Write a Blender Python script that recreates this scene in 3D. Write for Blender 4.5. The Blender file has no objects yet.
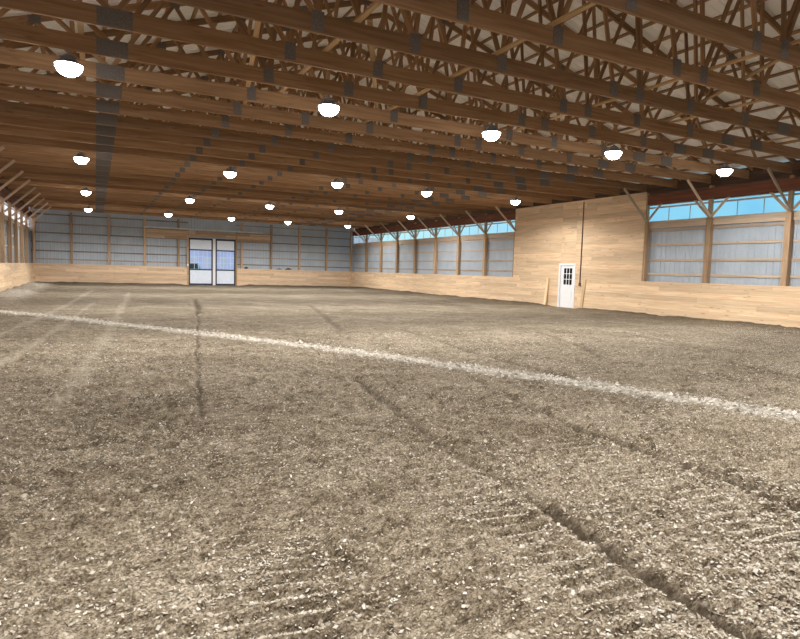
import bpy, math, random
import numpy as np
from mathutils import Vector, Matrix

random.seed(11)
RNG = np.random.default_rng(5)
SC = bpy.context.scene
COL = SC.collection

# ------------------------------------------------------------------ dimensions (metres)
W, L, BACK = 24.384, 49.35, -3.4       # hall width, far wall, wall behind the camera
S = 2.885                              # post spacing along the long walls
B = W / 10                             # post spacing on the end wall
KICK, SILL, EAVE = 1.376, 3.87, 4.556  # kick boards, bottom and top of the eave lights
CH = 5.12                              # underside of the truss bottom chords
CD, CT = 0.285, 0.05                   # chord depth and thickness
HEEL, PITCH = 0.42, 4 / 12             # top chord height over chord bottom at wall, slope
def zc(x): return CH + HEEL + PITCH * min(x, W - x)     # centre line of the top chord

# ------------------------------------------------------------------ materials
def new_mat(name):
    m = bpy.data.materials.new(name); m.use_nodes = True
    nt = m.node_tree
    return m, nt, nt.nodes['Principled BSDF']

def N(nt, kind, **kw):
    n = nt.nodes.new(kind)
    for k, v in kw.items():
        if k in n.inputs.keys() if isinstance(k, str) else False: n.inputs[k].default_value = v
        else: setattr(n, k, v)
    return n

def ramp(nt, stops, fac):
    r = nt.nodes.new('ShaderNodeValToRGB')
    while len(r.color_ramp.elements) < len(stops): r.color_ramp.elements.new(0.5)
    for e, (p, c) in zip(r.color_ramp.elements, stops):
        e.position = p; e.color = (*c, 1) if len(c) == 3 else c
    nt.links.new(fac, r.inputs[0]); return r

def mixc(nt, a, b, fac, mode='MIX'):
    m = nt.nodes.new('ShaderNodeMix'); m.data_type = 'RGBA'; m.blend_type = mode
    for sock, v in ((m.inputs[6], a), (m.inputs[7], b)):
        if hasattr(v, 'links'): nt.links.new(v, sock)
        else: sock.default_value = (*v, 1)
    if hasattr(fac, 'links'): nt.links.new(fac, m.inputs[0])
    else: m.inputs[0].default_value = fac
    return m.outputs[2]

def wood(name, dark, light, axis=0, vary='object', knots=0.5, rough=0.75, spread=0.35):
    """sawn softwood: grain runs along one object axis, tone differs from board to board"""
    m, nt, bs = new_mat(name)
    tc = N(nt, 'ShaderNodeTexCoord')
    if vary == 'island': rnd = N(nt, 'ShaderNodeNewGeometry').outputs['Random Per Island']
    else: rnd = N(nt, 'ShaderNodeObjectInfo').outputs['Random']
    off = N(nt, 'ShaderNodeVectorMath', operation='SCALE'); off.inputs[0].default_value = (37, 91, 53)
    nt.links.new(rnd, off.inputs['Scale'])
    add = N(nt, 'ShaderNodeVectorMath', operation='ADD')
    nt.links.new(tc.outputs['Object'], add.inputs[0]); nt.links.new(off.outputs[0], add.inputs[1])
    def mapped(a, b):
        mp = N(nt, 'ShaderNodeMapping'); sc = [b, b, b]; sc[axis] = a
        mp.inputs['Scale'].default_value = sc; nt.links.new(add.outputs[0], mp.inputs[0]); return mp.outputs[0]
    g = N(nt, 'ShaderNodeTexNoise'); g.inputs['Scale'].default_value = 1; g.inputs['Detail'].default_value = 5
    g.inputs['Distortion'].default_value = 0.6
    nt.links.new(mapped(0.9, 16), g.inputs['Vector'])
    c = ramp(nt, [(0.3, dark), (0.7, light)], g.outputs['Fac']).outputs[0]
    k = N(nt, 'ShaderNodeTexVoronoi'); k.inputs['Scale'].default_value = 1
    nt.links.new(mapped(1.6, 6.5), k.inputs['Vector'])
    kr = ramp(nt, [(0.06, (1, 1, 1)), (0.17, (0, 0, 0))], k.outputs['Distance'])
    kf = N(nt, 'ShaderNodeMath', operation='MULTIPLY'); kf.inputs[1].default_value = knots
    nt.links.new(kr.outputs[0], kf.inputs[0])
    c = mixc(nt, c, tuple(v * 0.42 for v in dark), kf.outputs[0])
    v = N(nt, 'ShaderNodeMapRange'); v.inputs[3].default_value = 1 - spread; v.inputs[4].default_value = 1 + spread * 0.55
    nt.links.new(rnd, v.inputs[0])
    comb = N(nt, 'ShaderNodeCombineColor')
    for i in range(3): nt.links.new(v.outputs[0], comb.inputs[i])
    c = mixc(nt, c, comb.outputs[0], 1.0, 'MULTIPLY')
    nt.links.new(c, bs.inputs['Base Color']); bs.inputs['Roughness'].default_value = rough
    bs.inputs['Specular IOR Level'].default_value = 0.25
    return m

def plain(name, col, rough=0.6, metal=0.0, noise=0.12, scale=6, spec=0.4):
    m, nt, bs = new_mat(name)
    tc = N(nt, 'ShaderNodeTexCoord'); n = N(nt, 'ShaderNodeTexNoise')
    n.inputs['Scale'].default_value = scale; n.inputs['Detail'].default_value = 4
    nt.links.new(tc.outputs['Object'], n.inputs['Vector'])
    r = ramp(nt, [(0.3, tuple(c * (1 - noise) for c in col)), (0.7, tuple(min(1, c * (1 + noise)) for c in col))], n.outputs['Fac'])
    nt.links.new(r.outputs[0], bs.inputs['Base Color'])
    bs.inputs['Roughness'].default_value = rough; bs.inputs['Metallic'].default_value = metal
    bs.inputs['Specular IOR Level'].default_value = spec
    return m

M = {}
M['truss'] = wood('truss lumber', (0.26, 0.144, 0.070), (0.41, 0.25, 0.138), 0, 'object', 0.4, spread=0.3)
M['brace'] = wood('pale bracing lumber', (0.44, 0.28, 0.14), (0.66, 0.46, 0.26), 0, 'object', 0.4)
M['knee'] = wood('bracing lumber', (0.52, 0.38, 0.27), (0.70, 0.54, 0.41), 0, 'object', 0.4)
M['post'] = wood('post lumber', (0.38, 0.25, 0.15), (0.56, 0.385, 0.24), 2, 'object', 0.5)
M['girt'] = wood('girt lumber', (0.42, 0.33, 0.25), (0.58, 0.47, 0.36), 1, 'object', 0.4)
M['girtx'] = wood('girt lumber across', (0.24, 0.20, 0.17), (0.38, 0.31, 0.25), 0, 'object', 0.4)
M['plank_y'] = wood('pine boards along the hall', (0.62, 0.43, 0.265), (0.80, 0.615, 0.42), 1, 'island', 0.6, spread=0.18)
M['plank_x'] = wood('pine boards across the hall', (0.62, 0.43, 0.275), (0.80, 0.61, 0.43), 0, 'island', 0.6, spread=0.18)
M['header'] = wood('brown header boards', (0.42, 0.29, 0.19), (0.58, 0.43, 0.30), 0, 'island', 0.5)
M['carrier'] = wood('stained eave beam', (0.11, 0.043, 0.026), (0.19, 0.075, 0.045), 1, 'object', 0.3)
M['eave'] = wood('eave boards darkened as shade', (0.10, 0.06, 0.042), (0.17, 0.105, 0.07), 1, 'island', 0.3)  # colour darkened to stand for the shade between the truss ends
M['trim'] = wood('pine trim', (0.60, 0.42, 0.24), (0.80, 0.61, 0.39), 2, 'object', 0.3)
M['steel'] = plain('grey steel siding', (0.39, 0.45, 0.52), 0.45, 0.0, 0.07, 1.5, 0.5)
M['roof'] = plain('pale steel roof sheet', (0.82, 0.81, 0.79), 0.55, 0.0, 0.06, 1.2)
M['plate'] = plain('dark galvanised truss plate', (0.16, 0.142, 0.13), 0.55, 0.1, 0.25, 30)
M['white'] = plain('white door paint', (0.80, 0.81, 0.83), 0.4, 0, 0.03)
M['navy'] = plain('dark door frame', (0.028, 0.03, 0.05), 0.45)
M['panel'] = plain('pale door panel', (0.76, 0.84, 0.97), 0.4, 0, 0.04)
M['galv'] = plain('galvanised steel', (0.55, 0.53, 0.50), 0.4, 0.3)
M['dark'] = plain('dark plastic', (0.035, 0.03, 0.028), 0.6)
M['conduit'] = plain('brown conduit', (0.14, 0.09, 0.06), 0.6)
M['housing'] = plain('grey lamp housing', (0.25, 0.25, 0.26), 0.45, 0.5)
M['teal'] = plain('teal car paint', (0.10, 0.42, 0.46), 0.3)
M['rubber'] = plain('black rubber', (0.02, 0.02, 0.02), 0.8)
M['barn'] = plain('blue grey barn siding', (0.60, 0.68, 0.93), 0.7, 0, 0.1, 0.8)
M['barnroof'] = plain('grey barn roof', (0.45, 0.47, 0.52), 0.6)
M['snow'] = plain('pale frosty yard', (0.68, 0.70, 0.74), 0.9, 0, 0.12, 0.3)

def glass(name, tint, refl=0.08):
    m, nt, bs = new_mat(name)
    nt.nodes.remove(bs); out = nt.nodes['Material Output']
    t = N(nt, 'ShaderNodeBsdfTransparent'); t.inputs[0].default_value = (*tint, 1)
    g = N(nt, 'ShaderNodeBsdfGlossy'); g.inputs['Roughness'].default_value = 0.08
    mx = N(nt, 'ShaderNodeMixShader'); mx.inputs[0].default_value = refl
    nt.links.new(t.outputs[0], mx.inputs[1]); nt.links.new(g.outputs[0], mx.inputs[2]); nt.links.new(mx.outputs[0], out.inputs[0])
    return m
M['clear'] = glass('clear eave sheet', (0.94, 0.98, 0.99), 0.0)
M['glass'] = glass('window glass', (0.95, 0.97, 1.0), 0.06)
M['darkglass'] = plain('dark glass', (0.012, 0.014, 0.02), 0.08, 0, 0.1, 3, 0.5)

def emit(name, col, strength):
    m, nt, bs = new_mat(name); nt.nodes.remove(bs)
    e = N(nt, 'ShaderNodeEmission'); e.inputs[0].default_value = (*col, 1); e.inputs[1].default_value = strength
    nt.links.new(e.outputs[0], nt.nodes['Material Output'].inputs[0]); return m
M['lamp'] = emit('lit lamp lens', (1.0, 0.97, 0.93), 46)

# ------------------------------------------------------------------ mesh helpers
class MB:
    def __init__(self): self.v, self.f, self.smooth = [], [], False
    def box(self, x0, x1, y0, y1, z0, z1):
        i = len(self.v)
        self.v += [(x0,y0,z0),(x1,y0,z0),(x1,y1,z0),(x0,y1,z0),(x0,y0,z1),(x1,y0,z1),(x1,y1,z1),(x0,y1,z1)]
        self.f += [tuple(i + k for k in q) for q in ((0,3,2,1),(4,5,6,7),(0,1,5,4),(1,2,6,5),(2,3,7,6),(3,0,4,7))]
        return self
    def hexa(self, pts):
        i = len(self.v); self.v += [tuple(p) for p in pts]
        self.f += [tuple(i + k for k in q) for q in ((0,3,2,1),(4,5,6,7),(0,1,5,4),(1,2,6,5),(2,3,7,6),(3,0,4,7))]
        return self
    def lathe(self, prof, n=20, cx=0, cy=0, cz=0):
        i = len(self.v)
        for r, z in prof:
            for k in range(n):
                a = 2 * math.pi * k / n; self.v.append((cx + r * math.cos(a), cy + r * math.sin(a), cz + z))
        for j in range(len(prof) - 1):
            for k in range(n):
                a, b = i + j*n + k, i + j*n + (k+1) % n
                self.f.append((a, b, b + n, a + n))
        self.f.append(tuple(i + k for k in reversed(range(n)))); self.f.append(tuple(i + (len(prof)-1)*n + k for k in range(n)))
        return self
    def build(self, name, mat, parent=None, smooth=False, origin=None):
        me = bpy.data.meshes.new(name)
        o3 = Vector(parent.location) if (parent is not None and origin is None) else Vector(origin or (0, 0, 0))
        if parent is not None and parent.parent is not None and origin is None: o3 = o3 + Vector(parent.parent.location)
        me.from_pydata([tuple(Vector(p) - o3) for p in self.v], [], self.f); me.update()
        me.materials.append(mat)
        if smooth:
            for p in me.polygons: p.use_smooth = True
        o = bpy.data.objects.new(name, me); COL.objects.link(o)
        if parent is not None: o.parent = parent
        elif origin is not None: o.location = origin
        return o

def bar(name, a, b, w, t, mat, parent=None, up=(0, 1, 0)):
    """a straight member from a to b (parent space): its own mesh along local X, w in the plane, t along 'up'"""
    a, b = Vector(a), Vector(b); d = b - a; n = d.length
    x = d.normalized(); y = Vector(up); y = (y - x * y.dot(x)).normalized(); z = x.cross(y)
    o = MB().box(-n/2, n/2, -t/2, t/2, -w/2, w/2).build(name, mat, origin=(0, 0, 0))
    o.location = (a + b) / 2
    o.rotation_euler = Matrix((x, y, z)).transposed().to_euler()
    if parent is not None: o.parent = parent
    return o

def empty(name, loc):
    o = bpy.data.objects.new(name, None); COL.objects.link(o); o.location = loc; o.empty_display_size = 0.2
    return o
def tag(o, label=None, cat=None, group=None, kind=None):
    for k, v in (('label', label), ('category', cat), ('group', group), ('kind', kind)):
        if v: o[k] = v
    return o
def struct(o): o['kind'] = 'structure'; return o
def copy_tree(o, loc):
    c = o.copy(); COL.objects.link(c); c.location = loc
    for ch in list(o.children):
        d = ch.copy(); COL.objects.link(d); d.parent = c
        for g in list(ch.children):
            e = g.copy(); COL.objects.link(e); e.parent = d
    return c
ORD = ['', 'first', 'second', 'third', 'fourth', 'fifth', 'sixth', 'seventh', 'eighth', 'ninth', 'tenth', 'eleventh', 'twelfth',
       'thirteenth', 'fourteenth', 'fifteenth', 'sixteenth', 'seventeenth', 'eighteenth', 'nineteenth', 'twentieth']
def nth(n):
    if n <= 20: return ORD[n]
    return {2: 'twenty-', 3: 'thirty-'}[n // 10] + ORD[n % 10] if n % 10 else {3: 'thirtieth', 2: 'twentieth'}[n // 10]

# ------------------------------------------------------------------ arena floor
def hash2(ix, iy, seed):
    h = (ix.astype(np.int64) * 374761393 + iy.astype(np.int64) * 668265263 + seed * 974711) & 0x7fffffff
    h = ((h ^ (h >> 13)) * 1274126177) & 0x7fffffff
    return ((h ^ (h >> 16)) & 0xffff) / 65535.0
def vnoise(x, y, seed):
    ix, iy = np.floor(x), np.floor(y); fx, fy = x - ix, y - iy
    fx, fy = fx*fx*(3-2*fx), fy*fy*(3-2*fy)
    a, b = hash2(ix, iy, seed), hash2(ix+1, iy, seed); c, d = hash2(ix, iy+1, seed), hash2(ix+1, iy+1, seed)
    return (a*(1-fx)+b*fx)*(1-fy) + (c*(1-fx)+d*fx)*fy
def fbm(x, y, seed, octs=3):
    r, amp, tot = 0, 1, 0
    for o in range(octs):
        r = r + amp * vnoise(x * 2**o + 17.3*o, y * 2**o + 9.1*o, seed + o); tot += amp; amp *= 0.5
    return r / tot
def polydist(x, y, pts):
    best = np.full(x.shape, 1e9)
    for (ax, ay), (bx, by) in zip(pts, pts[1:]):
        dx, dy = bx-ax, by-ay; t = np.clip(((x-ax)*dx + (y-ay)*dy) / (dx*dx+dy*dy), 0, 1)
        best = np.minimum(best, np.hypot(x - ax - t*dx, y - ay - t*dy))
    return best
def smooth01(d, w): return np.clip(1 - d / w, 0, 1) ** 2 * (3 - 2*np.clip(1 - d / w, 0, 1))

LIME = [(0.3, 22.6), (1.4, 21.15), (2.78, 19.4), (4.04, 17.3), (6.07, 14.15), (8.0, 10.8), (9.0, 8.6), (10.0, 6.65), (10.72, 4.84), (11.1, 3.83), (11.7, 2.0)]
GROOVES = [  # (points, half width, depth, dampness)
    ([(6.40, 1.0), (6.45, 1.6), (6.52, 2.4), (6.60, 3.0)], 0.07, 0.045, 0.9),
    ([(6.60, 3.0), (6.70, 4.6), (6.98, 6.3), (7.2, 7.6)], 0.08, 0.03, 0.6),
    ([(8.2, 1.6), (8.22, 2.3), (8.28, 3.2), (8.2, 4.5)], 0.08, 0.05, 0.9),
    ([(8.28, 4.4), (8.5, 5.6), (8.9, 7.2)], 0.08, 0.03, 0.5),
    ([(10.15, 5.2), (10.3, 7.2), (10.5, 9.6), (11.2, 14.0)], 0.09, 0.035, 0.6),
    ([(13.9, 4.9), (14.3, 6.2), (14.7, 7.3)], 0.16, 0.05, 0.9),
    ([(12.4, 8.0), (13.4, 9.6), (14.6, 12.5)], 0.11, 0.03, 0.5),
    ([(15.8, 8.5), (16.5, 10.2), (17.0, 11.6)], 0.12, 0.03, 0.5),
    ([(4.90, 6.2), (5.57, 11.3), (6.6, 18.0), (7.9, 28.0)], 0.04, 0.02, 0.7),
    ([(6.9, 20.0), (7.4, 23.5), (8.0, 28.5)], 0.13, 0.03, 0.9),
    ([(9.5, 14.0), (10.8, 19.0), (12.0, 24.0)], 0.15, 0.02, 0.5),
]
PALE = [([(3.55, 7.0), (4.02, 12.4), (5.1, 28.0), (5.6, 36.0)], 0.17), ([(1.5, 8.5), (2.1, 13.7), (3.0, 24.0), (3.8, 38.0)], 0.18),
        ([(2.35, 7.0), (2.9, 12.5), (3.9, 26.0)], 0.15)]
TREADS = [([(4.5, 0.9), (4.62, 2.4), (4.92, 4.3), (5.3, 7.0), (5.95, 11.3)], 0.30), ([(6.15, 0.9), (6.22, 2.4), (6.35, 4.6), (6.7, 7.0)], 0.27), ([(7.6, 2.0), (7.8, 4.5), (8.5, 8.0)], 0.27)]

def saw(ph):
    # ridge profile of a lug mark: steep on one side, long easy slope on the other
    t = ph - np.floor(ph)
    return np.where(t < 0.2, t/0.2, 1 - (t - 0.2)/0.8) - 0.5
def ground(x, y):
    packed = np.zeros(x.shape)
    for pts, w in TREADS: packed = np.maximum(packed, np.clip((w - polydist(x, y, pts))/0.09, 0, 1))
    loose = 1 - 0.75*packed
    d = np.hypot(x - 4, y)
    fade = np.clip(1.25 - d / 26, 0.25, 1)
    wx, wy = x + 0.12*fbm(x*3, y*3, 40, 2), y + 0.12*fbm(x*3, y*3, 50, 2)
    z = 0.030 * (fbm(wx*1.3, wy*2.2, 1, 3) - 0.5) + 0.055 * (fbm(wx*5, wy*10, 7, 3) - 0.5) * fade * loose
    clod = fbm(wx*14, wy*22, 13, 2)
    z += (0.11 * np.clip(clod - 0.48, 0, 1) + 0.030 * (fbm(x*38, y*50, 23, 2) - 0.5)) * fade * loose
    lime = smooth01(polydist(x, y, LIME) + 0.22*(fbm(x*2.2, y*2.2, 31, 3) - 0.5), 0.46)
    damp_shade = np.zeros(x.shape); pale = np.zeros(x.shape)
    for pts, w, dep, wet in GROOVES:
        dd = polydist(x + 0.10*(fbm(x*3, y*2, 61, 2)-0.5), y, pts)
        brk = np.clip(fbm(x*0.9, y*0.9, 63, 2)*2.2 + 0.1, 0.6, 1)
        m = smooth01(dd, w*1.3) * brk
        z -= 1.2 * dep * m; z += 0.45*dep * smooth01(np.abs(dd - 2.1*w), w) * brk
        damp_shade = np.maximum(damp_shade, wet * m)
    for pts, w in PALE:
        pale = np.maximum(pale, 0.75*smooth01(polydist(x, y, pts) + 0.2*(fbm(x*1.5, y*1.5, 71, 2)-0.5), w))
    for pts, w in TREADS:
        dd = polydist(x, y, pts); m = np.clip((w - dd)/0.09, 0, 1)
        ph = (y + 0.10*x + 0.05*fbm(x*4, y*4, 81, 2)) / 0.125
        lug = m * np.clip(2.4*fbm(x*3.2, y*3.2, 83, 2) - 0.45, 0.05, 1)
        z += 0.055 * lug * saw(ph); damp_shade = np.maximum(damp_shade, 0.55 * lug * np.clip(-0.12 - saw(ph + 0.06), 0, 0.38) * 2.6)  # lug troughs also get painted shade through the colour mask
    z += 0.030 * fade * (1 - 0.8*packed) * saw((y + 0.16*x) / 0.15 + 3.2*fbm(x*1.6, y*1.6, 85, 3)) * np.clip(2.6*fbm(x*1.9, y*2.4, 87, 3) - 0.75, 0.05, 1)
    # soil banked against the kick boards
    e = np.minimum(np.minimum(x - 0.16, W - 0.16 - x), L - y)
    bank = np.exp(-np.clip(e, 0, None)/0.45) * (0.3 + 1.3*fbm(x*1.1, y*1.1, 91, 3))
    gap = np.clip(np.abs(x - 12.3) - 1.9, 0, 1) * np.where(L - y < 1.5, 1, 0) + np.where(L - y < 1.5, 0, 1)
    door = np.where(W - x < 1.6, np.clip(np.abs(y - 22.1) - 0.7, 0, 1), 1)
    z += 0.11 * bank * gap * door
    cor = np.clip(1.35 - np.abs(x - 0.75)/0.75, 0, 1) * np.clip((y - 24)/5, 0, 1) * np.clip((L - 1 - y)/3, 0, 1) * (0.45 + 0.9*fbm(x*3, y*1.5, 97, 3))
    z += 0.10 * cor; lime = np.maximum(lime, 0.8*np.clip(1.5*cor - 0.25, 0, 1))
    return z, np.clip(lime, 0, 1), np.clip(damp_shade, 0, 1), np.clip(pale, 0, 1), np.clip(bank*gap*door, 0, 1)

def axis_pts(lo, hi, f):
    p = [lo]
    while p[-1] < hi: p.append(p[-1] + f(p[-1]))
    p[-1] = hi; return np.array(p)
xs = axis_pts(0.0, W, lambda x: 0.017 if 3.2 < x < 8.2 else min(0.16, 0.017 + 0.014*max(3.2 - x, x - 8.2)))
ys = axis_pts(BACK, L, lambda y: 0.25 if y < 0.8 else max(0.011, min(0.30, 0.011*(y/2.6)**1.35)))
GX, GY = np.meshgrid(xs, ys)
GZ, lime, damp_shade, pale, bank = ground(GX, GY)
nx, ny = len(xs), len(ys)
me = bpy.data.meshes.new('floor')
co = np.stack([GX, GY, GZ], -1).reshape(-1, 3)
idx = (np.arange(ny-1)[:, None]*nx + np.arange(nx-1)[None, :]).reshape(-1)
quads = np.stack([idx, idx+1, idx+1+nx, idx+nx], -1).astype(np.int32)
me.vertices.add(len(co)); me.vertices.foreach_set('co', co.astype(np.float32).ravel())
me.loops.add(quads.size); me.loops.foreach_set('vertex_index', quads.ravel())
me.polygons.add(len(quads)); me.polygons.foreach_set('loop_start', np.arange(0, quads.size, 4, dtype=np.int32))
me.polygons.foreach_set('use_smooth', np.ones(len(quads), dtype=bool))
for nm, arr in (('lime', lime), ('damp_shade', damp_shade), ('pale', pale), ('bank', bank)):
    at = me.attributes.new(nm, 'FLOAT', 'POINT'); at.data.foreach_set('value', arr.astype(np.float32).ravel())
me.update(); me.validate()

def soil_mat():
    m, nt, bs = new_mat('arena footing of sand, soil and wood fibre')
    tc = N(nt, 'ShaderNodeTexCoord').outputs['Object']
    def noise(scale, detail=4, stretch=(1, 1, 1), rough=0.6):
        mp = N(nt, 'ShaderNodeMapping'); mp.inputs['Scale'].default_value = stretch; nt.links.new(tc, mp.inputs[0])
        n = N(nt, 'ShaderNodeTexNoise'); n.inputs['Scale'].default_value = scale; n.inputs['Detail'].default_value = detail
        n.inputs['Roughness'].default_value = rough; nt.links.new(mp.outputs[0], n.inputs['Vector']); return n.outputs['Fac']
    def attr(nm):
        a = N(nt, 'ShaderNodeAttribute'); a.attribute_name = nm; return a.outputs['Fac']
    def math_(op, a, b):
        n = N(nt, 'ShaderNodeMath', operation=op)
        for s, v in ((n.inputs[0], a), (n.inputs[1], b)):
            if hasattr(v, 'links'): nt.links.new(v, s)
            else: s.default_value = v
        n.use_clamp = True; return n.outputs[0]
    big = ramp(nt, [(0.34, (0.218, 0.184, 0.138)), (0.66, (0.328, 0.286, 0.225))], noise(0.55, 5)).outputs[0]
    mid = ramp(nt, [(0.40, (0.50, 0.465, 0.42)), (0.60, (1.18, 1.18, 1.18))], noise(8, 6, (1, 2.2, 1), 0.72)).outputs[0]
    c = mixc(nt, big, mid, 0.9, 'MULTIPLY')
    fine = ramp(nt, [(0.43, (0.32, 0.29, 0.25)), (0.57, (1.50, 1.50, 1.50))], noise(55, 5, (1, 1.7, 1), 0.75)).outputs[0]
    c = mixc(nt, c, fine, 0.8, 'MULTIPLY')
    far = ramp(nt, [(0.40, (0.66, 0.63, 0.59)), (0.60, (1.14, 1.14, 1.14))], noise(2.4, 6, (0.55, 1.0, 1), 0.75)).outputs[0]
    c = mixc(nt, c, far, 0.8, 'MULTIPLY')
    c = mixc(nt, c, (0.40, 0.355, 0.275), math_('MULTIPLY', attr('pale'), math_('MULTIPLY', noise(5, 4), 1.0)))
    # fibre flecks
    v = N(nt, 'ShaderNodeTexVoronoi'); v.inputs['Scale'].default_value = 34; nt.links.new(tc, v.inputs['Vector'])
    fl = ramp(nt, [(0.10, (1, 1, 1)), (0.24, (0, 0, 0))], v.outputs['Distance']).outputs[0]
    fl = math_('MULTIPLY', fl, ramp(nt, [(0.42, (0, 0, 0)), (0.56, (1, 1, 1))], noise(3.2, 3)).outputs[0])
    c = mixc(nt, c, (0.60, 0.55, 0.47), math_('MULTIPLY', fl, 0.85))
    v2 = N(nt, 'ShaderNodeTexVoronoi'); v2.inputs['Scale'].default_value = 9; v2.inputs['Randomness'].default_value = 1; nt.links.new(tc, v2.inputs['Vector'])
    f2 = ramp(nt, [(0.10, (1, 1, 1)), (0.2, (0, 0, 0))], v2.outputs['Distance']).outputs[0]
    f2 = math_('MULTIPLY', f2, ramp(nt, [(0.50, (0, 0, 0)), (0.60, (1, 1, 1))], noise(1.3, 4)).outputs[0])
    c = mixc(nt, c, (0.58, 0.53, 0.45), math_('MULTIPLY', f2, 0.8))
    c = mixc(nt, c, (0.062, 0.046, 0.031), math_('MULTIPLY', attr('damp_shade'), 1.0))  # damp soil of the grooves, plus shade painted into the lug troughs
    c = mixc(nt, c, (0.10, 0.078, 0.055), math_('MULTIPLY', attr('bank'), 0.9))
    ln = ramp(nt, [(0.42, (0, 0, 0)), (0.56, (1, 1, 1))], noise(9, 6, (1, 1.5, 1), 0.8)).outputs[0]
    c = mixc(nt, c, (0.62, 0.585, 0.52), math_('MULTIPLY', attr('lime'), math_('ADD', math_('MULTIPLY', ln, 0.7), 0.2)))
    nt.links.new(c, bs.inputs['Base Color'])
    bs.inputs['Roughness'].default_value = 0.95; bs.inputs['Specular IOR Level'].default_value = 0.1
    h = math_('ADD', math_('MULTIPLY', noise(24, 5, (1, 1.4, 1), 0.7), 0.6), math_('MULTIPLY', noise(80, 3), 0.3))
    bp = N(nt, 'ShaderNodeBump'); bp.inputs['Strength'].default_value = 0.7; bp.inputs['Distance'].default_value = 0.014
    nt.links.new(h, bp.inputs['Height']); nt.links.new(bp.outputs[0], bs.inputs['Normal'])
    return m
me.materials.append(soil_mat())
floor = bpy.data.objects.new('floor', me); COL.objects.link(floor); struct(floor)

def flakes(name, px, py, smin, smax, mat, lift=0.008):
    """thin irregular chips lying at all tilts on the footing, one mesh of uncountable bits"""
    n = len(px); pz = ground(px, py)[0] + lift
    s = smin + (smax - smin) * RNG.random(n)**1.7
    a = RNG.random(n)*2*math.pi; tilt = RNG.normal(0, 0.7, n); asp = 0.3 + 0.5*RNG.random(n)
    u = np.stack([np.cos(a), np.sin(a), 0.3*tilt], -1) * s[:, None]
    v = np.stack([-np.sin(a), np.cos(a), tilt], -1) * (s*asp)[:, None]
    k = np.stack([-v[:, 2]*0 + 0, v[:, 2]*0, np.ones(n)], -1) * (s*0.25)[:, None]
    c = np.stack([px, py, pz], -1)
    j = lambda: (0.7 + 0.6*RNG.random(n))[:, None]
    P = np.stack([c - u*j() , c - v*j(), c + u*j(), c + v*j(), c + k], 1).reshape(-1, 3)
    f = (np.arange(n)[:, None, None]*5 + np.array([[0,1,4],[1,2,4],[2,3,4],[3,0,4]])[None]).reshape(-1, 3).astype(np.int32)
    m = bpy.data.meshes.new(name)
    m.vertices.add(len(P)); m.vertices.foreach_set('co', P.astype(np.float32).ravel())
    m.loops.add(f.size); m.loops.foreach_set('vertex_index', f.ravel())
    m.polygons.add(len(f)); m.polygons.foreach_set('loop_start', np.arange(0, f.size, 3, dtype=np.int32))
    m.update(); m.validate(); m.materials.append(mat)
    o = bpy.data.objects.new(name, m); COL.objects.link(o); return o
def chip_mat(name, stops):
    m, nt, bs = new_mat(name)
    r = ramp(nt, stops, N(nt, 'ShaderNodeNewGeometry').outputs['Random Per Island'])
    nt.links.new(r.outputs[0], bs.inputs['Base Color']); bs.inputs['Roughness'].default_value = 0.85; return m
n = 230000
cy = 1.0 + 12*RNG.random(n)**1.7; cx = 3.95 + (RNG.random(n)*2.1 - 0.22)*(cy + 0.2)
cx = np.clip(cx, 0.4, W - 0.4); ok = (RNG.random(n) > 1.6*ground(cx, cy)[2]) & (fbm(cx*1.1, cy*1.1, 111, 3) + 0.45*RNG.random(n) > 0.66) & (cx > 0.5) & (cx < W - 0.5)
tag(flakes('wood_chips', cx[ok], cy[ok], 0.003, 0.0145, chip_mat('pale wood chips', [(0.0, (0.26, 0.21, 0.15)), (0.35, (0.42, 0.365, 0.285)), (0.75, (0.56, 0.51, 0.43)), (0.93, (0.68, 0.64, 0.57)), (1.0, (0.80, 0.77, 0.71))])),
    'pale wood chips and fibre scattered through the brown footing', 'wood chips', kind='stuff')
n = 9000
t = RNG.random(n); seg = np.array(LIME); tt = t*(len(seg)-1); i0 = tt.astype(int); fr = (tt - i0)[:, None]
pt = seg[i0]*(1-fr) + seg[np.minimum(i0+1, len(seg)-1)]*fr + RNG.normal(0, 0.17, (n, 2))
pt = pt[(pt[:, 0] > 0.5)]
tag(flakes('lime_crumbs', pt[:, 0], pt[:, 1], 0.006, 0.035, chip_mat('white lime crumbs', [(0.0, (0.50, 0.46, 0.40)), (1.0, (0.78, 0.75, 0.69))])),
    'chalky white crumbs strewn along the pale line across the footing', 'lime', kind='stuff')

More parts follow.
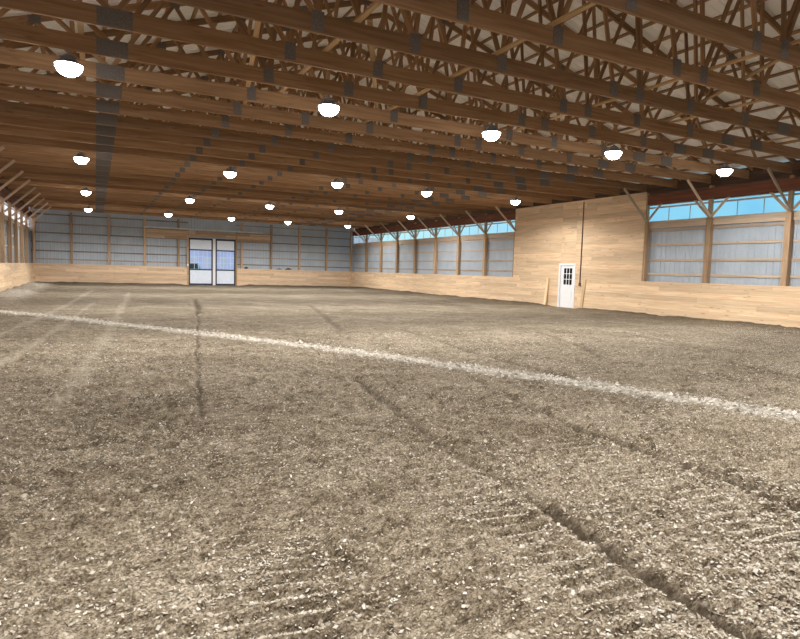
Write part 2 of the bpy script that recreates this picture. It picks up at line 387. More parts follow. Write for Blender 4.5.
# ------------------------------------------------------------------ wall building blocks
def ribbed(name, u0, u1, z0, z1, at, along, mat, parent=None, face=1, holes=()):
    """ribbed steel sheet: u runs along the wall, ribs every 0.229 m; holes are (u0, u1, z0, z1)"""
    mb = MB()
    def strip(a, b, za, zb):
        us = [a]; k = math.ceil(a / 0.229)
        prof = []
        u = a
        k0 = math.floor(a / 0.229) - 1
        pts = []
        for k in range(k0, int(b / 0.229) + 2):
            c = k * 0.229
            for du, h in ((-0.030, 0), (-0.012, 0.02), (0.012, 0.02), (0.030, 0), (0.105, 0), (0.112, 0.005), (0.120, 0.005), (0.127, 0)):
                pts.append((c + du, h))
        pts = [(q, h) for q, h in pts if a < q < b]
        pts = [(a, 0)] + pts + [(b, 0)]
        i = len(mb.v)
        for q, h in pts:
            for z in (za, zb):
                mb.v.append((at + face*h, q, z) if along == 'y' else (q, at + face*h, z))
        for j in range(len(pts) - 1):
            mb.f.append((i+2*j, i+2*j+2, i+2*j+3, i+2*j+1))
    cuts = sorted({z0, z1, *[h[2] for h in holes], *[h[3] for h in holes]})
    for za, zb in zip(cuts, cuts[1:]):
        zm = (za + zb)/2; a = u0
        for h in sorted(holes):
            if h[2] < zm < h[3]:
                if h[0] > a: strip(a, h[0], za, zb)
                a = h[1]
        if a < u1: strip(a, u1, za, zb)
    return mb.build(name, mat, parent)

def planks(mb, u0, u1, z0, z1, h, put, lmin=2.4, lmax=4.9, gap=0.004):
    """courses of boards with random butt joints; put(u0,u1,z0,z1) adds one board"""
    z = z0
    while z < z1 - 0.02:
        zt = min(z + h, z1); u = u0 - random.random()*2.5
        while u < u1:
            n = u + random.uniform(lmin, lmax); a, b = max(u, u0), min(n, u1)
            if b - a > 0.02: put(a, b - gap, z, zt - gap)
            u = n
        z = zt

kick_lean = 0.16
def kick_y(mb, u0, u1, side):
    x_w = W if side > 0 else 0.0
    def put(a, b, za, zb):
        off = lambda z: kick_lean * (1 - z / KICK)
        j = random.uniform(0, 0.004)
        xa, xb = x_w - side*(off(za) + j), x_w - side*(off(zb) + j); t = 0.036*side
        mb.hexa([(xa - t, a, za), (xa, a, za), (xa, b, za), (xa - t, b, za), (xb - t, a, zb), (xb, a, zb), (xb, b, zb), (xb - t, b, zb)])
    planks(mb, u0, u1, -0.06, KICK, 0.185, put)

# ------------------------------------------------------------------ right wall
XR = W + 0.23
POSTS = [k for k in range(0, 18)]
BOARD0, BOARD1 = L - 11*S, L - 8*S            # boarded stretch
DOOR = (21.49, 22.61)                         # outer edges of the door frame
rightw = struct(ribbed('wall_right', BACK, L + 0.235, -0.1, SILL, XR, 'y', M['steel'], face=-1, holes=[(DOOR[0]-0.1, DOOR[1]+0.1, -0.1, 2.3)]))
for z in (1.72, 2.30, 2.92, 3.50):
    for a, b in ((BACK, BOARD0), (BOARD1, L)):
        MB().box(W + 0.185, W + 0.226, a, b, z - 0.045, z + 0.045).build('girt', M['girt'], rightw)
for a, b in ((BACK, BOARD0), (BOARD1, L)):
    MB().box(W + 0.14, W + 0.226, a, b, 3.60, SILL).build('sill_beam', M['girt'], rightw)
def put_e(a, b, za, zb): mb.box(W + 0.16, W + 0.185, a, b, za, zb)
mb = MB(); planks(mb, BACK, L, EAVE + 0.01, 5.55, 0.235, put_e); struct(mb.build('wall_right_eave', M['eave']))
mb = MB()
def put_board(a, b, za, zb):
    j = random.uniform(0, 0.003); mb.box(W - 0.026 - j, W - j, a, b, za, zb)
planks(mb, BOARD0, DOOR[0] + 0.06, 0, 5.11, 0.19, put_board)
planks(mb, DOOR[1] - 0.06, BOARD1, 0, 5.11, 0.19, put_board)
planks(mb, DOOR[0] + 0.06, DOOR[1] - 0.06, 2.09, 5.11, 0.19, put_board)
struct(mb.build('wall_boarded', M['plank_y']))
mb = MB()
kick_y(mb, BACK, 20.82, 1); kick_y(mb, 23.38, L, 1)
bbr = struct(mb.build('baseboard_right', M['plank_y']))
for a, b in ((BACK, BOARD0), (BOARD1 + 0.02, L)):
    MB().box(W - 0.045, W + 0.14, a, b, KICK, KICK + 0.036).build('cap_board', M['plank_y'], bbr)
for y in (20.82, 23.38):
    t = 0.075
    o = MB().hexa([(W - kick_lean - 0.075, y - t, 0), (W - kick_lean - 0.03, y - t, 0), (W - kick_lean - 0.03, y + t, 0), (W - kick_lean - 0.075, y + t, 0),
               (W - 0.075, y - t, KICK + 0.03), (W - 0.03, y - t, KICK + 0.03), (W - 0.03, y + t, KICK + 0.03), (W - 0.075, y + t, KICK + 0.03)]).build('end_trim', M['trim'], bbr)
    # closed triangular cheek between the leaning boards and the wall
    yy = y + (0.03 if y > 22 else -0.03)
    i = 1 if y > 22 else -1
    MB().hexa([(W - kick_lean - 0.03, yy - 0.012, 0), (W - 0.03, yy - 0.012, 0), (W - 0.03, yy + 0.012, 0), (W - kick_lean - 0.03, yy + 0.012, 0),
               (W - 0.032, yy - 0.012, KICK), (W - 0.03, yy - 0.012, KICK), (W - 0.03, yy + 0.012, KICK), (W - 0.032, yy + 0.012, KICK)]).build('end_cheek', M['plank_y'], bbr)
struct(MB().box(W - 0.045, W - 0.002, BACK, BOARD0 - 0.1, EAVE + 0.005, 4.95).build('trim_1', M['carrier']))
struct(MB().box(W - 0.045, W - 0.002, BOARD1 + 0.02, L - 0.02, EAVE + 0.005, 4.95).build('trim_4', M['carrier']))
struct(MB().box(0.002, 0.045, BACK, L - 0.02, EAVE + 0.005, 4.95).build('trim_2', M['carrier']))

# ------------------------------------------------------------------ left wall
XL = -0.23
leftw = struct(ribbed('wall_left', BACK, L + 0.235, -0.1, SILL, XL, 'y', M['steel'], face=1))
for z in (1.72, 2.30, 2.92, 3.50):
    MB().box(-0.226, -0.185, BACK, L, z - 0.045, z + 0.045).build('girt', M['girt'], leftw)
MB().box(-0.226, -0.14, BACK, L, 3.60, SILL).build('sill_beam', M['girt'], leftw)
def put_e(a, b, za, zb): mb.box(-0.185, -0.16, a, b, za, zb)
mb = MB(); planks(mb, BACK, L, EAVE + 0.01, 5.55, 0.235, put_e); struct(mb.build('wall_left_eave', M['eave']))
mb = MB(); kick_y(mb, BACK, L, -1)
bbl = struct(mb.build('baseboard_left', M['plank_y']))
MB().box(-0.14, 0.045, BACK, L, KICK, KICK + 0.036).build('cap_board', M['plank_y'], bbl)

# ------------------------------------------------------------------ eave lights (clear sheets), one window to a bay
def eave_window(n, side, ya, yb):
    x = (W + 0.20) if side > 0 else -0.20
    o = MB().box(x - 0.02, x + 0.02, ya, yb, SILL, SILL + 0.035).box(x - 0.02, x + 0.02, ya, yb, EAVE - 0.14, EAVE - 0.075)
    o.box(x - 0.02, x + 0.02, ya, yb, EAVE - 0.02, EAVE + 0.01)
    w = struct(o.build('window_%d' % n, M['galv']))
    MB().box(x + 0.022, x + 0.026, ya, yb, SILL, EAVE).build('pane', M['clear'], w)
    for t in (1/3, 2/3):
        y = ya + (yb - ya)*t
        MB().box(x - 0.006, x + 0.018, y - 0.012, y + 0.012, SILL + 0.035, EAVE - 0.13).build('seam_bar', M['galv'], w)
wn = 0
for k in range(0, 18):
    ya, yb = L - (k+1)*S, L - k*S
    if not (8 <= k < 11): wn += 1; eave_window(wn, 1, ya, yb)
    wn += 1; eave_window(wn, -1, ya, yb)

# ------------------------------------------------------------------ posts of the long walls
def post(side, y, label, group, skip_low=False):
    xw = W if side > 0 else 0.0
    sx = lambda d: xw + side*d                 # d > 0: out into the wall, d < 0: into the hall
    root = empty('wall_post', (sx(0.09), y, 0))
    tag(root, label, 'post', group)
    def bx(d0, d1, y0, y1, z0, z1): a, b = sorted((sx(d0), sx(d1))); return MB().box(a, b, y0, y1, z0, z1)
    bx(0.0, 0.182, y - 0.095, y + 0.095, 0, SILL - 0.02).build('lower_post', M['post'], root)
    bx(0.005, 0.145, y - 0.06, y + 0.06, SILL - 0.02, 5.06).build('upper_post', M['post'], root)
    L0 = Vector(root.location)
    run = 1.42 if side > 0 else 1.36
    a, b = Vector((sx(-0.03), y - 0.08, 3.90)), Vector((sx(-run), y - 0.08, CH + (0.0 if side > 0 else 0.08)))
    bar('truss_brace', a - L0, b - L0, 0.09, 0.04, M['knee'], root)
    for s in (-1, 1):
        a, b = Vector((sx(0.07), y + s*0.07, 3.93)), Vector((sx(0.07), y + s*0.72, EAVE + 0.06))
        bar('knee_brace', a - L0, b - L0, 0.085, 0.04, M['knee'], root, up=(1, 0, 0))
    return root
for k in range(1, 17):
    if k in (9, 10): continue
    if k < 8: lab = 'brown wall post with knee braces, right-hand wall, %s from far corner' % nth(k)
    elif k == 8: lab = 'brown wall post where far row of eave lights meets tall pine boarding'
    elif k == 11: lab = 'wall post at near end of the tall pine boarding, beside grey siding'
    elif k == 12: lab = 'wall post between two wide grey bays, next after the pine boarding'
    elif k == 13: lab = 'wall post closest to right picture edge, second past the pine boarding'
    else: lab = 'wall post of right-hand wall beyond the picture edge, %s past pine boarding' % nth(k - 11)
    post(1, L - k*S, lab, 'posts of the right wall')
for k in range(1, 12):
    post(-1, L - k*S, 'brown post with slanting brace on left-hand wall, %s from far corner' % nth(k), 'posts of the left wall')
# ------------------------------------------------------------------ far end wall
YF = L + 0.23
DX = (10.48, 14.12); DZ = 3.72
gable_top = CH + 0.06
farw = struct(ribbed('wall_far', -0.23, W + 0.23, -0.1, gable_top, YF, 'x', M['steel'], face=-1, holes=[(DX[0], DX[1], -0.1, DZ)]))
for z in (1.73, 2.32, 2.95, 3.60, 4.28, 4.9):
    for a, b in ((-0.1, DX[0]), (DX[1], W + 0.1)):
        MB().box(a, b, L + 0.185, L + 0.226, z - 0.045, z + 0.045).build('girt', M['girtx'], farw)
mb = MB(); y0 = YF                       # gable above the ceiling line
mb.v += [(-0.23, y0, gable_top), (W + 0.23, y0, gable_top), (W + 0.23, y0, 5.62), (W/2, y0, 9.9), (-0.23, y0, 5.62)]; mb.f += [(0, 1, 2, 3, 4)]
struct(mb.build('wall_gable', M['steel']))
mb = MB()
def put_x(a, b, za, zb):
    j = random.uniform(0, 0.003); mb.box(a, b, L - 0.036 - j, L - j, za, zb)
planks(mb, 0.05, DX[0] - 0.06, -0.06, KICK, 0.185, put_x); planks(mb, DX[1] + 0.06, W - 0.05, -0.06, KICK, 0.185, put_x)
bbf = struct(mb.build('baseboard_far', M['plank_x']))
for a, b in ((0.05, DX[0] - 0.06), (DX[1] + 0.06, W - 0.05)):
    MB().box(a, b, L - 0.045, L + 0.14, KICK, KICK + 0.036).build('cap_board', M['plank_x'], bbf)
mb = MB()
def put_h(a, b, za, zb): mb.box(a, b, L - 0.03, L, za, zb)
planks(mb, 3*B + 0.1, 7*B - 0.1, 3.80, 4.24, 0.22, put_h); planks(mb, 3*B + 0.1, DX[0] - 0.1, 3.58, 3.80, 0.22, put_h); planks(mb, DX[1] + 0.1, 7*B - 0.1, 3.58, 3.80, 0.22, put_h)
struct(mb.build('trim_3', M['header']))
for k in range(0, 11):
    if k == 5: continue
    x = min(max(k*B, 0.1), W - 0.1)
    r = MB().box(x - 0.075, x + 0.075, L + 0.001, L + 0.182, 0, 5.10).build('wall_post', M['post'], origin=(x, L + 0.09, 0))
    if k in (0, 10): lab = 'corner post where far end wall meets the %s wall' % ('left-hand' if k == 0 else 'right-hand')
    elif k < 5: lab = 'slim brown post on far end wall, %s left of the double doors' % nth(5 - k)
    else: lab = 'slim brown post on far end wall, %s right of the double doors' % nth(k - 5)
    tag(r, lab, 'post', 'posts of the far end wall')
for x, lab in ((DX[0] - 0.06, 'pale jamb post along left edge of the double doors'), (DX[1] + 0.06, 'pale jamb post along right edge of the double doors')):
    tag(MB().box(x - 0.06, x + 0.06, L - 0.05, L + 0.16, 0, 4.26).build('door_post', M['brace'], origin=(x, L, 0)), lab, 'post', 'jamb posts of the double doors')

# sliding double doors of the far wall
def leaf(name, x0, x1):
    fy0, fy1 = L + 0.03, L + 0.10; t = 0.11
    mb = MB()
    mb.box(x0, x0 + t, fy0, fy1, 0, DZ).box(x1 - t, x1, fy0, fy1, 0, DZ)
    for z, h in ((0.0, 0.14), (1.19, 0.1), (2.74, 0.1), (DZ - 0.14, 0.14)): mb.box(x0 + t, x1 - t, fy0, fy1, z, z + h)
    d = struct(mb.build(name, M['navy']))
    MB().box(x0 + t, x1 - t, L + 0.05, L + 0.08, 0.14, 1.19).build('panel', M['panel'], d)
    MB().box(x0 + t, x1 - t, L + 0.05, L + 0.08, 2.84, DZ - 0.14).build('panel', M['panel'], d)
    MB().box(x0 + t, x1 - t, L + 0.062, L + 0.068, 1.29, 2.74).build('glass_pane', M['glass'], d)
    mu = MB(); wd = x1 - x0 - 2*t
    for i in range(1, 5): mu.box(x0 + t + wd*i/5 - 0.012, x0 + t + wd*i/5 + 0.012, L + 0.05, L + 0.08, 1.29, 2.74)
    for i in (1, 2): mu.box(x0 + t, x1 - t, L + 0.052, L + 0.078, 1.29 + 1.45*i/3 - 0.012, 1.29 + 1.45*i/3 + 0.012)
    mu.build('muntin_grid', M['panel'], d)
    return d
leaf('door_1', 10.483, 12.33); leaf('door_2', 12.54, 14.115)
tag(MB().box(12.335, 12.535, L + 0.02, L + 0.11, 0.0, DZ - 0.02).build('door_mullion', M['white'], origin=(12.435, L + 0.06, 0)),
    'white upright strip between the two dark-framed doors', 'door post')
tr = empty('door_track', (11.8, L - 0.1, 4.36)); tag(tr, 'pale steel sliding-door track running above the double doors', 'door track')
MB().box(7.3, 16.35, L - 0.16, L - 0.08, 4.32, 4.42).build('rail', M['galv'], tr)
for x in np.arange(7.6, 16.3, 0.95):
    MB().box(x - 0.03, x + 0.03, L - 0.078, L - 0.001, 4.325, 4.415).build('bracket', M['galv'], tr)

# small things of the far wall
o = MB().box(10.13, 10.25, L - 0.095, L - 0.05, 1.50, 1.66).box(10.16, 10.22, L - 0.105, L - 0.095, 1.53, 1.63).build('outlet_box', M['white'], origin=(10.19, L - 0.07, 1.5))
o.location.x = DX[0] - 0.06; tag(o, 'small white electrical box on left jamb post of the double doors', 'electrical box')
def lump(x, wd, h, lab, seed):
    n = 14; mb = MB(); prof = []
    for j in range(7):
        t = j/6; prof.append((math.sin(math.pi*(0.12 + 0.88*t*0.5 + 0.0))*1.0 if j < 6 else 0.15, t))
    i = len(mb.v); rr = random.Random(seed)
    for j in range(7):
        t = j/6; r = math.cos(t*math.pi/2)**0.6 if j < 6 else 0.08
        for k in range(n):
            a = 2*math.pi*k/n; w = 0.85 + 0.3*rr.random()
            mb.v.append((x + wd/2*r*w*math.cos(a), L + 0.035 + 0.065*r*w*math.sin(a), KICK + 0.036 + h*t*(0.85 + 0.2*rr.random() if j else 1)))
    for j in range(6):
        for k in range(n): mb.f.append((j*n + k, j*n + (k+1) % n, (j+1)*n + (k+1) % n, (j+1)*n + k))
    mb.f.append(tuple(reversed(range(n)))); mb.f.append(tuple(6*n + k for k in range(n)))
    tag(mb.build('bundle', M['dark'], origin=(x, L + 0.035, KICK + 0.036), smooth=True), lab, 'bundle')
lump(15.0, 0.34, 0.16, 'small dark bundle on wainscot ledge just right of the double doors', 1)
lump(17.75, 0.5, 0.09, 'flat dark bundle on far wainscot ledge, left one of two lying close', 2)
lump(18.55, 0.55, 0.15, 'taller dark bundle on far wainscot ledge, right one of two lying close', 3)

# ------------------------------------------------------------------ white entry door in the boarding
d = MB(); a, b = DOOR; t = 0.10
d.box(W - 0.055, W + 0.1, a, a + t, 0, 2.15).box(W - 0.055, W + 0.1, b - t, b, 0, 2.15).box(W - 0.055, W + 0.1, a + t, b - t, 2.06, 2.15)
door = struct(d.build('door_3', M['white']))
ya, yb = a + t + 0.004, b - t - 0.004
sl = MB(); X0, X1 = W + 0.015, W + 0.058
wy0, wy1, wz0, wz1 = ya + 0.17, yb - 0.17, 1.12, 1.92
sl.box(X0, X1, ya, wy0, 0.02, 2.04).box(X0, X1, wy1, yb, 0.02, 2.04).box(X0, X1, wy0, wy1, 0.02, wz0).box(X0, X1, wy0, wy1, wz1, 2.04)
ym = (wy0 + wy1)/2
for p, q in ((ya + 0.12, ym - 0.05), (ym + 0.05, yb - 0.12)):
    sl.box(X0 - 0.010, X0, p, q, 0.22, 0.95); sl.box(X0 - 0.018, X0 - 0.010, p + 0.05, q - 0.05, 0.27, 0.90)
slab = sl.build('slab', M['white'], door)
MB().box(X0 + 0.02, X0 + 0.03, wy0, wy1, wz0, wz1).build('glass_pane', M['darkglass'], slab)
mu = MB()
for i in (1, 2):
    y = wy0 + (wy1 - wy0)*i/3; mu.box(X0 + 0.002, X0 + 0.018, y - 0.014, y + 0.014, wz0, wz1)
    z = wz0 + (wz1 - wz0)*i/3; mu.box(X0 + 0.003, X0 + 0.017, wy0, wy1, z - 0.014, z + 0.014)
mu.build('muntin_grid', M['white'], slab)
MB().box(W - 0.05, W + 0.1, a + t, b - t, -0.02, 0.02).build('threshold', M['galv'], door)

c = empty('light_switch', (W - 0.03, 21.15, 1.1)); tag(c, 'brown switch box with conduit rising up the pine boarding beside white door', 'light switch')
MB().box(W - 0.075, W - 0.03, 21.09, 21.21, 1.08, 1.24).build('switch_box', M['conduit'], c)
MB().lathe([(0.022, 1.24), (0.022, 5.02)], 10, W - 0.053, 21.15, 0).build('conduit', M['conduit'], c, smooth=True)

# ------------------------------------------------------------------ wall behind the viewer
struct(ribbed('wall_near', -0.23, W + 0.23, -0.1, 5.62, BACK - 0.2, 'x', M['steel'], face=1))
mb = MB(); y0 = BACK - 0.2
mb.v += [(-0.23, y0, 5.6), (W + 0.23, y0, 5.6), (W/2, y0, 9.9)]; mb.f += [(0, 1, 2)]
struct(mb.build('wall_near_gable', M['steel']))
mb = MB()
def put_n(a, b, za, zb): mb.box(a, b, BACK, BACK + 0.036, za, zb)
planks(mb, 0.2, W - 0.2, -0.06, KICK, 0.185, put_n); struct(mb.build('baseboard_near', M['plank_x']))

# ------------------------------------------------------------------ roof sheet and purlins
sl = math.sqrt(1 + PITCH**2)
roofb = MB()
def roof_z(x): return zc(x) + 0.075*sl + 0.045
for side in (0, 1):
    pts = []
    ny_ = int((L + 0.6 - BACK)/0.229)
    for k in range(ny_ + 1):
        y = BACK - 0.3 + k*0.229
        for dy, h in ((-0.03, 0), (-0.012, 0.02), (0.012, 0.02), (0.03, 0)): pts.append((y + dy, h))
    i = len(roofb.v)
    xa, xb = (-0.5, W/2) if side == 0 else (W + 0.5, W/2)
    za = CH + HEEL - PITCH*0.5 + 0.075*sl + 0.045; zb = roof_z(W/2)
    for y, h in pts: roofb.v.append((xa, y, za + h)); roofb.v.append((xb, y, zb + h))
    for j in range(len(pts) - 1): roofb.f.append((i + 2*j, i + 2*j + 1, i + 2*j + 3, i + 2*j + 2))
roof = struct(roofb.build('ceiling', M['roof']))
for side in (0, 1):
    for q in np.arange(0.25, 12.1, 0.66):
        x = q if side == 0 else W - q
        z = zc(x) + 0.075*sl + 0.018
        o = bar('purlin', (x, BACK - 0.1, z), (x, L + 0.15, z), 0.038, 0.088, M['truss'], roof, up=(1, 0, PITCH if side == 0 else -PITCH))

# ------------------------------------------------------------------ roof trusses
def make_truss(y):
    root = empty('roof_truss', (W/2, y, CH))
    c = W/2
    def P(x, z): return Vector((x - c, 0, z - CH))
    top = lambda x: zc(x)
    bz = CH + CD/2
    xi = 0.047
    bar('bottom_chord', P(xi, bz), P(W - xi, bz), CD, CT, M['truss'], root)
    bar('top_chord', P(-0.30, top(-0.30)), P(c, top(c)), 0.15, CT - 0.004, M['truss'], root)
    bar('top_chord', P(W + 0.30, top(-0.30)), P(c, top(c)), 0.15, CT - 0.004, M['truss'], root)
    half_t = [2.9, 5.6, 7.4, 9.05, 10.9]
    def web(xa, xb, w=0.085):
        bar('web', P(xa, CH + CD*0.72), P(xb, top(xb) - 0.03), w, CT - 0.010, M['truss'], root)
    for f in ((lambda x: x), (lambda x: W - x)):
        for xa, xb in ((1.9, 2.9), (4.26, 2.9), (4.26, 5.6), (7.0, 5.6), (7.0, 7.4), (8.68, 7.4), (8.68, 9.05), (10.45, 9.05), (10.45, 10.9)): web(f(xa), f(xb))
    web(13.2, W/2); web(10.45, W/2 - 0.05)
    # pressed steel plates on both faces
    plates = [(4.26, 0.50, CD), (W - 4.26, 0.50, CD)]
    for xb in (7.0, 8.68, 10.45, 13.2, 13.93, 15.5, 17.4): plates.append((xb, 0.20, CD*0.95))
    plates.append((18.9, 0.5, CD*0.9))
    for x, w, h in plates:
        if h < CD*0.92: z0 = CH + 0.01
        else: z0 = CH + (0.004 if w > 0.3 else 0.03)
        z1 = z0 + h - 0.008 + (0.03 if w < 0.3 else 0)
        mb = MB()
        mb.box(x - w/2, x + w/2, -CT/2 - 0.006, -CT/2 - 0.001, z0, z1).box(x - w/2, x + w/2, CT/2 + 0.001, CT/2 + 0.006, z0, z1)
        mb.v = [(vx, vy + y, vz) for vx, vy, vz in mb.v]
        mb.build('gusset_plate', M['plate'], root)
    for x in half_t:
        for xx in (x, W - x):
            mb = MB(); z = top(xx)
            mb.box(xx - 0.11, xx + 0.11, y - CT/2 - 0.006, y - CT/2 - 0.001, z - 0.10, z + 0.05).box(xx - 0.11, xx + 0.11, y + CT/2 + 0.001, y + CT/2 + 0.006, z - 0.10, z + 0.05)
            mb.build('gusset_plate', M['plate'], root)
    return root
TR = [(j, L - j*S/2) for j in range(1, 35) if L - j*S/2 > 0.1]
proto = None
for j, y in TR:
    if proto is None: t = proto = make_truss(y)
    else: t = copy_tree(proto, (W/2, y, CH))
    n_near = len(TR) - j + 1
    tag(t, 'brown timber roof truss spanning the hall, %s counted from the far end wall' % nth(j), 'roof truss', 'roof trusses')

# long bracing boards over the bottom chords, lapped boards running the length of the hall
for x, lab in ((3.78, 'pale bracing board over truss chords, line nearest the left wall'), (7.65, 'pale bracing board over truss chords, second line from left wall'),
               (10.3, 'pale bracing board over truss chords, left one of two middle lines'), (14.1, 'pale bracing board over truss chords, right one of two middle lines'),
               (16.75, 'pale bracing board over truss chords, second line from right wall'), (20.6, 'pale bracing board over truss chords, line nearest the right wall')):
    o = bar('bracing_board', (x, BACK + 0.2, CH + CD + 0.021), (x, L - 0.1, CH + CD + 0.021), 0.038, 0.088, M['brace'], up=(1, 0, 0))
    tag(o, lab, 'bracing', 'long bracing boards over the trusses')
for (a, b), lab in ((((5.85, 7.3), (7.45, 16.2)), 'short pale board braced diagonally over truss chords, left of centre'),
                    (((7.8, 8.8), (10.15, 13.6)), 'short pale board braced diagonally between two long bracing lines'),
                    (((14.3, 5.9), (16.6, 10.5)), 'short pale board braced diagonally over chords, right of centre')):
    o = bar('diagonal_brace', (*a, CH + CD + 0.021), (*b, CH + CD + 0.021), 0.038, 0.088, M['brace'], up=(1, 0, 0))
    tag(o, lab, 'bracing', 'diagonal bracing boards')

# ------------------------------------------------------------------ lamps
LX = [3.59, 8.26, 12.34, 16.32, 20.96]
LY = [L - 13*S, L - 9.5*S, L - 6*S, L - 2.5*S, L - 16.5*S]
def make_lamp(x, y):
    r = empty('ceiling_lamp', (x, y, CH))
    MB().lathe([(0.05, 4.93), (0.13, 4.935), (0.13, 4.955), (0.10, 4.957), (0.10, 4.97), (0.13, 4.972), (0.13, 4.99), (0.09, 4.992), (0.09, 5.02), (0.04, 5.05)], 24, x, y).build('housing', M['housing'], r)
    MB().lathe([(0.215, 4.868), (0.225, 4.870), (0.228, 4.88), (0.20, 4.905), (0.12, 4.93), (0.06, 4.935)], 28, x, y).build('reflector', M['housing'], r, smooth=True)
    MB().lathe([(0.03, 4.690), (0.09, 4.700), (0.15, 4.735), (0.19, 4.785), (0.21, 4.84), (0.212, 4.866)], 28, x, y).build('lens', M['lamp'], r, smooth=True)
    MB().lathe([(0.012, 5.045), (0.012, CH + 0.0)], 8, x, y).build('hook', M['housing'], r)
    return r
lamp = None
LAMP_W = 860
rown = ['nearest row in view', 'second nearest row in view', 'third nearest row in view', 'row by the far wall', 'row overhead out of view']
for r, y in enumerate(LY):
    for c_, x in enumerate(LX):
        if lamp is None: o = lamp = make_lamp(x, y)
        else: o = copy_tree(lamp, (x, y, CH))
        tag(o, 'round glowing ceiling lamp, %s from the left wall in the %s' % (nth(c_ + 1), rown[r]), 'lamp', 'high bay lamps')

for y in LY:
    for x in LX:      # the light the lamps throw down
        ld = bpy.data.lights.new('lamp_beam', 'SPOT'); ld.energy = LAMP_W; ld.color = (1.0, 0.965, 0.915)
        ld.spot_size = math.radians(172); ld.spot_blend = 0.35; ld.shadow_soft_size = 0.15
        lo = bpy.data.objects.new('lamp_beam', ld); COL.objects.link(lo); lo.location = (x, y, 4.66)

# ------------------------------------------------------------------ yard outside the far doors
struct(MB().box(-60, 90, L + 0.3, L + 130, -0.25, -0.06).build('ground_outside', M['snow']))
bn = empty('barn', (25, L + 46, 0)); tag(bn, 'pale blue-grey barn seen through the glass of the double doors', 'barn')
BY = L + 42
ribs = MB().box(2, 48, BY, BY + 12, -0.06, 4.6)
for x in np.arange(2.4, 48, 1.5): ribs.box(x - 0.12, x + 0.12, BY - 0.08, BY, 0, 4.6)
ribs.build('barn_wall', M['barn'], bn)
rb = MB(); rb.hexa([(1.4, BY - 0.8, 4.5), (48.6, BY - 0.8, 4.5), (48.6, BY + 6, 7.2), (1.4, BY + 6, 7.2), (1.4, BY - 0.8, 4.7), (48.6, BY - 0.8, 4.7), (48.6, BY + 6, 7.4), (1.4, BY + 6, 7.4)])
rb.hexa([(1.4, BY + 6, 7.2), (48.6, BY + 6, 7.2), (48.6, BY + 12.8, 4.5), (1.4, BY + 12.8, 4.5), (1.4, BY + 6, 7.4), (48.6, BY + 6, 7.4), (48.6, BY + 12.8, 4.7), (1.4, BY + 12.8, 4.7)])
rb.build('barn_roof', M['barnroof'], bn)
for x in (12.2, 14.4, 16.6, 18.8, 21.0, 23.2, 25.4):
    wf = MB().box(x - 0.55, x + 0.55, BY - 0.14, BY - 0.02, 1.35, 2.75).build('barn_window', M['white'], bn)
    MB().box(x - 0.45, x + 0.45, BY - 0.16, BY - 0.145, 1.45, 2.65).build('pane', M['glass'], wf)
# car, its tail towards the right, mostly hidden by the wall
CX, CY = 12.7, L + 24
car = empty('car', (CX, CY, -0.06)); tag(car, 'teal car parked outside, seen through left door glass', 'car')
def prism(prof, y0, y1):
    mb = MB(); n = len(prof)
    for y in (y0, y1):
        for x, z in prof: mb.v.append((CX + x, y, z - 0.06))
    mb.f.append(tuple(range(n))); mb.f.append(tuple(reversed(range(n, 2*n))))
    for k in range(n): mb.f.append((k, k + n, (k+1) % n + n, (k+1) % n))
    return mb
body = prism([(2.2, 0.4), (-2.2, 0.4), (-2.25, 0.8), (-2.1, 1.1), (-1.1, 1.25), (-0.45, 1.85), (1.9, 1.9), (2.2, 1.2)], CY - 0.9, CY + 0.9).build('body', M['teal'], car)
prism([(-0.95, 1.27), (-0.42, 1.75), (0.55, 1.78), (0.55, 1.27)], CY - 0.915, CY - 0.902).build('side_window', M['darkglass'], car)
prism([(0.65, 1.27), (0.65, 1.78), (1.8, 1.8), (1.9, 1.27)], CY - 0.915, CY - 0.902).build('side_window', M['darkglass'], car)
for wx in (-1.35, 1.4):
    for s in (-1, 1):
        w_ = MB().lathe([(0.2, -0.1), (0.33, -0.1), (0.34, -0.08), (0.34, 0.08), (0.33, 0.1), (0.2, 0.1)], 24).build('wheel', M['rubber'], car, smooth=False, origin=(0, 0, 0))
        w_.location = (wx, s*0.86, 0.34); w_.rotation_euler = (math.pi/2, 0, 0)

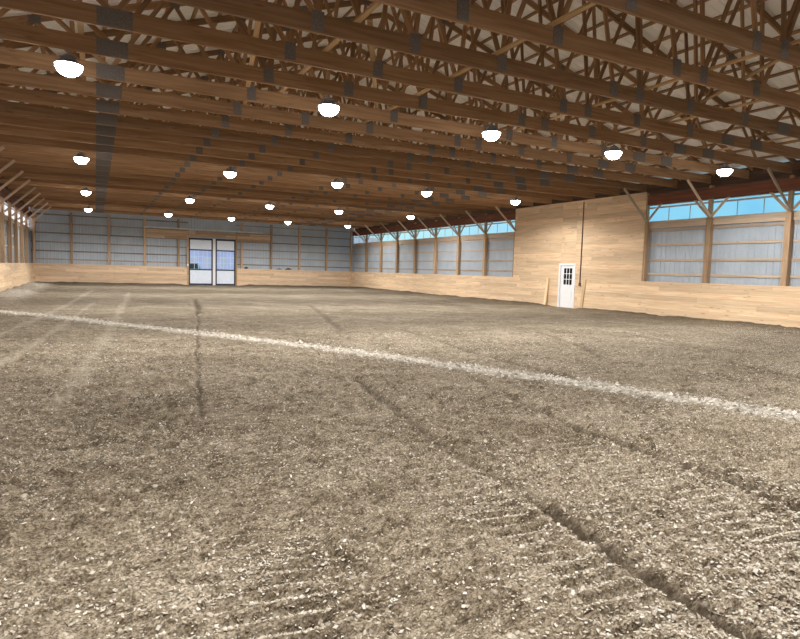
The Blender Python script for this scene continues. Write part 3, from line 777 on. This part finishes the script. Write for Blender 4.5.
# ------------------------------------------------------------------ sky
wd = bpy.data.worlds.new('sky'); SC.world = wd; wd.use_nodes = True; nt = wd.node_tree
bg = nt.nodes['Background']
tc = N(nt, 'ShaderNodeTexCoord'); sp = N(nt, 'ShaderNodeSeparateXYZ'); nt.links.new(tc.outputs['Generated'], sp.inputs[0])
mr = N(nt, 'ShaderNodeMapRange'); mr.inputs[1].default_value = -0.2; mr.inputs[2].default_value = 0.2; nt.links.new(sp.outputs[0], mr.inputs[0])
nz = N(nt, 'ShaderNodeTexNoise'); nz.inputs['Scale'].default_value = 4; nz.inputs['Detail'].default_value = 5; nt.links.new(tc.outputs['Generated'], nz.inputs[0])
blue = ramp(nt, [(0.35, (0.20, 0.56, 0.86)), (0.62, (0.42, 0.82, 0.93))], nz.outputs['Fac']).outputs[0]
my = N(nt, 'ShaderNodeMapRange'); my.inputs[1].default_value = 0.68; my.inputs[2].default_value = 0.92; nt.links.new(sp.outputs[1], my.inputs[0])
blue = mixc(nt, blue, (0.60, 0.90, 0.95), my.outputs[0])
col = mixc(nt, (1.5, 1.24, 1.2), blue, mr.outputs[0])
nt.links.new(col, bg.inputs[0]); bg.inputs[1].default_value = 1.05

# ------------------------------------------------------------------ camera (fitted to the photograph)
cam = bpy.data.cameras.new('camera'); co_ = bpy.data.objects.new('camera', cam); COL.objects.link(co_)
yaw, pit, rol = 0.475, 0.081, 0.028
f = Vector((math.sin(yaw)*math.cos(pit), math.cos(yaw)*math.cos(pit), -math.sin(pit)))
r = Vector((math.cos(yaw), -math.sin(yaw), 0)); u = r.cross(f)
r2 = math.cos(rol)*r + math.sin(rol)*u; u2 = -math.sin(rol)*r + math.cos(rol)*u
co_.matrix_world = Matrix(((r2.x, u2.x, -f.x, 3.95), (r2.y, u2.y, -f.y, 0.0), (r2.z, u2.z, -f.z, 1.543), (0, 0, 0, 1)))
cam.sensor_fit = 'HORIZONTAL'; cam.sensor_width = 36; cam.lens = 36*593.2/800; cam.clip_start = 0.05; cam.clip_end = 400
SC.camera = co_

vs = SC.view_settings
SC.display_settings.display_device = 'sRGB'
vs.view_transform = 'Standard'; vs.look = 'None'; vs.exposure = 0.0; vs.gamma = 1; vs.use_curve_mapping = False
SC.cycles.use_denoising = True
SC.cycles.max_bounces = 8; SC.cycles.diffuse_bounces = 5; SC.cycles.transparent_max_bounces = 16
SC.cycles.use_light_tree = True
SC.cycles.sample_clamp_indirect = 8
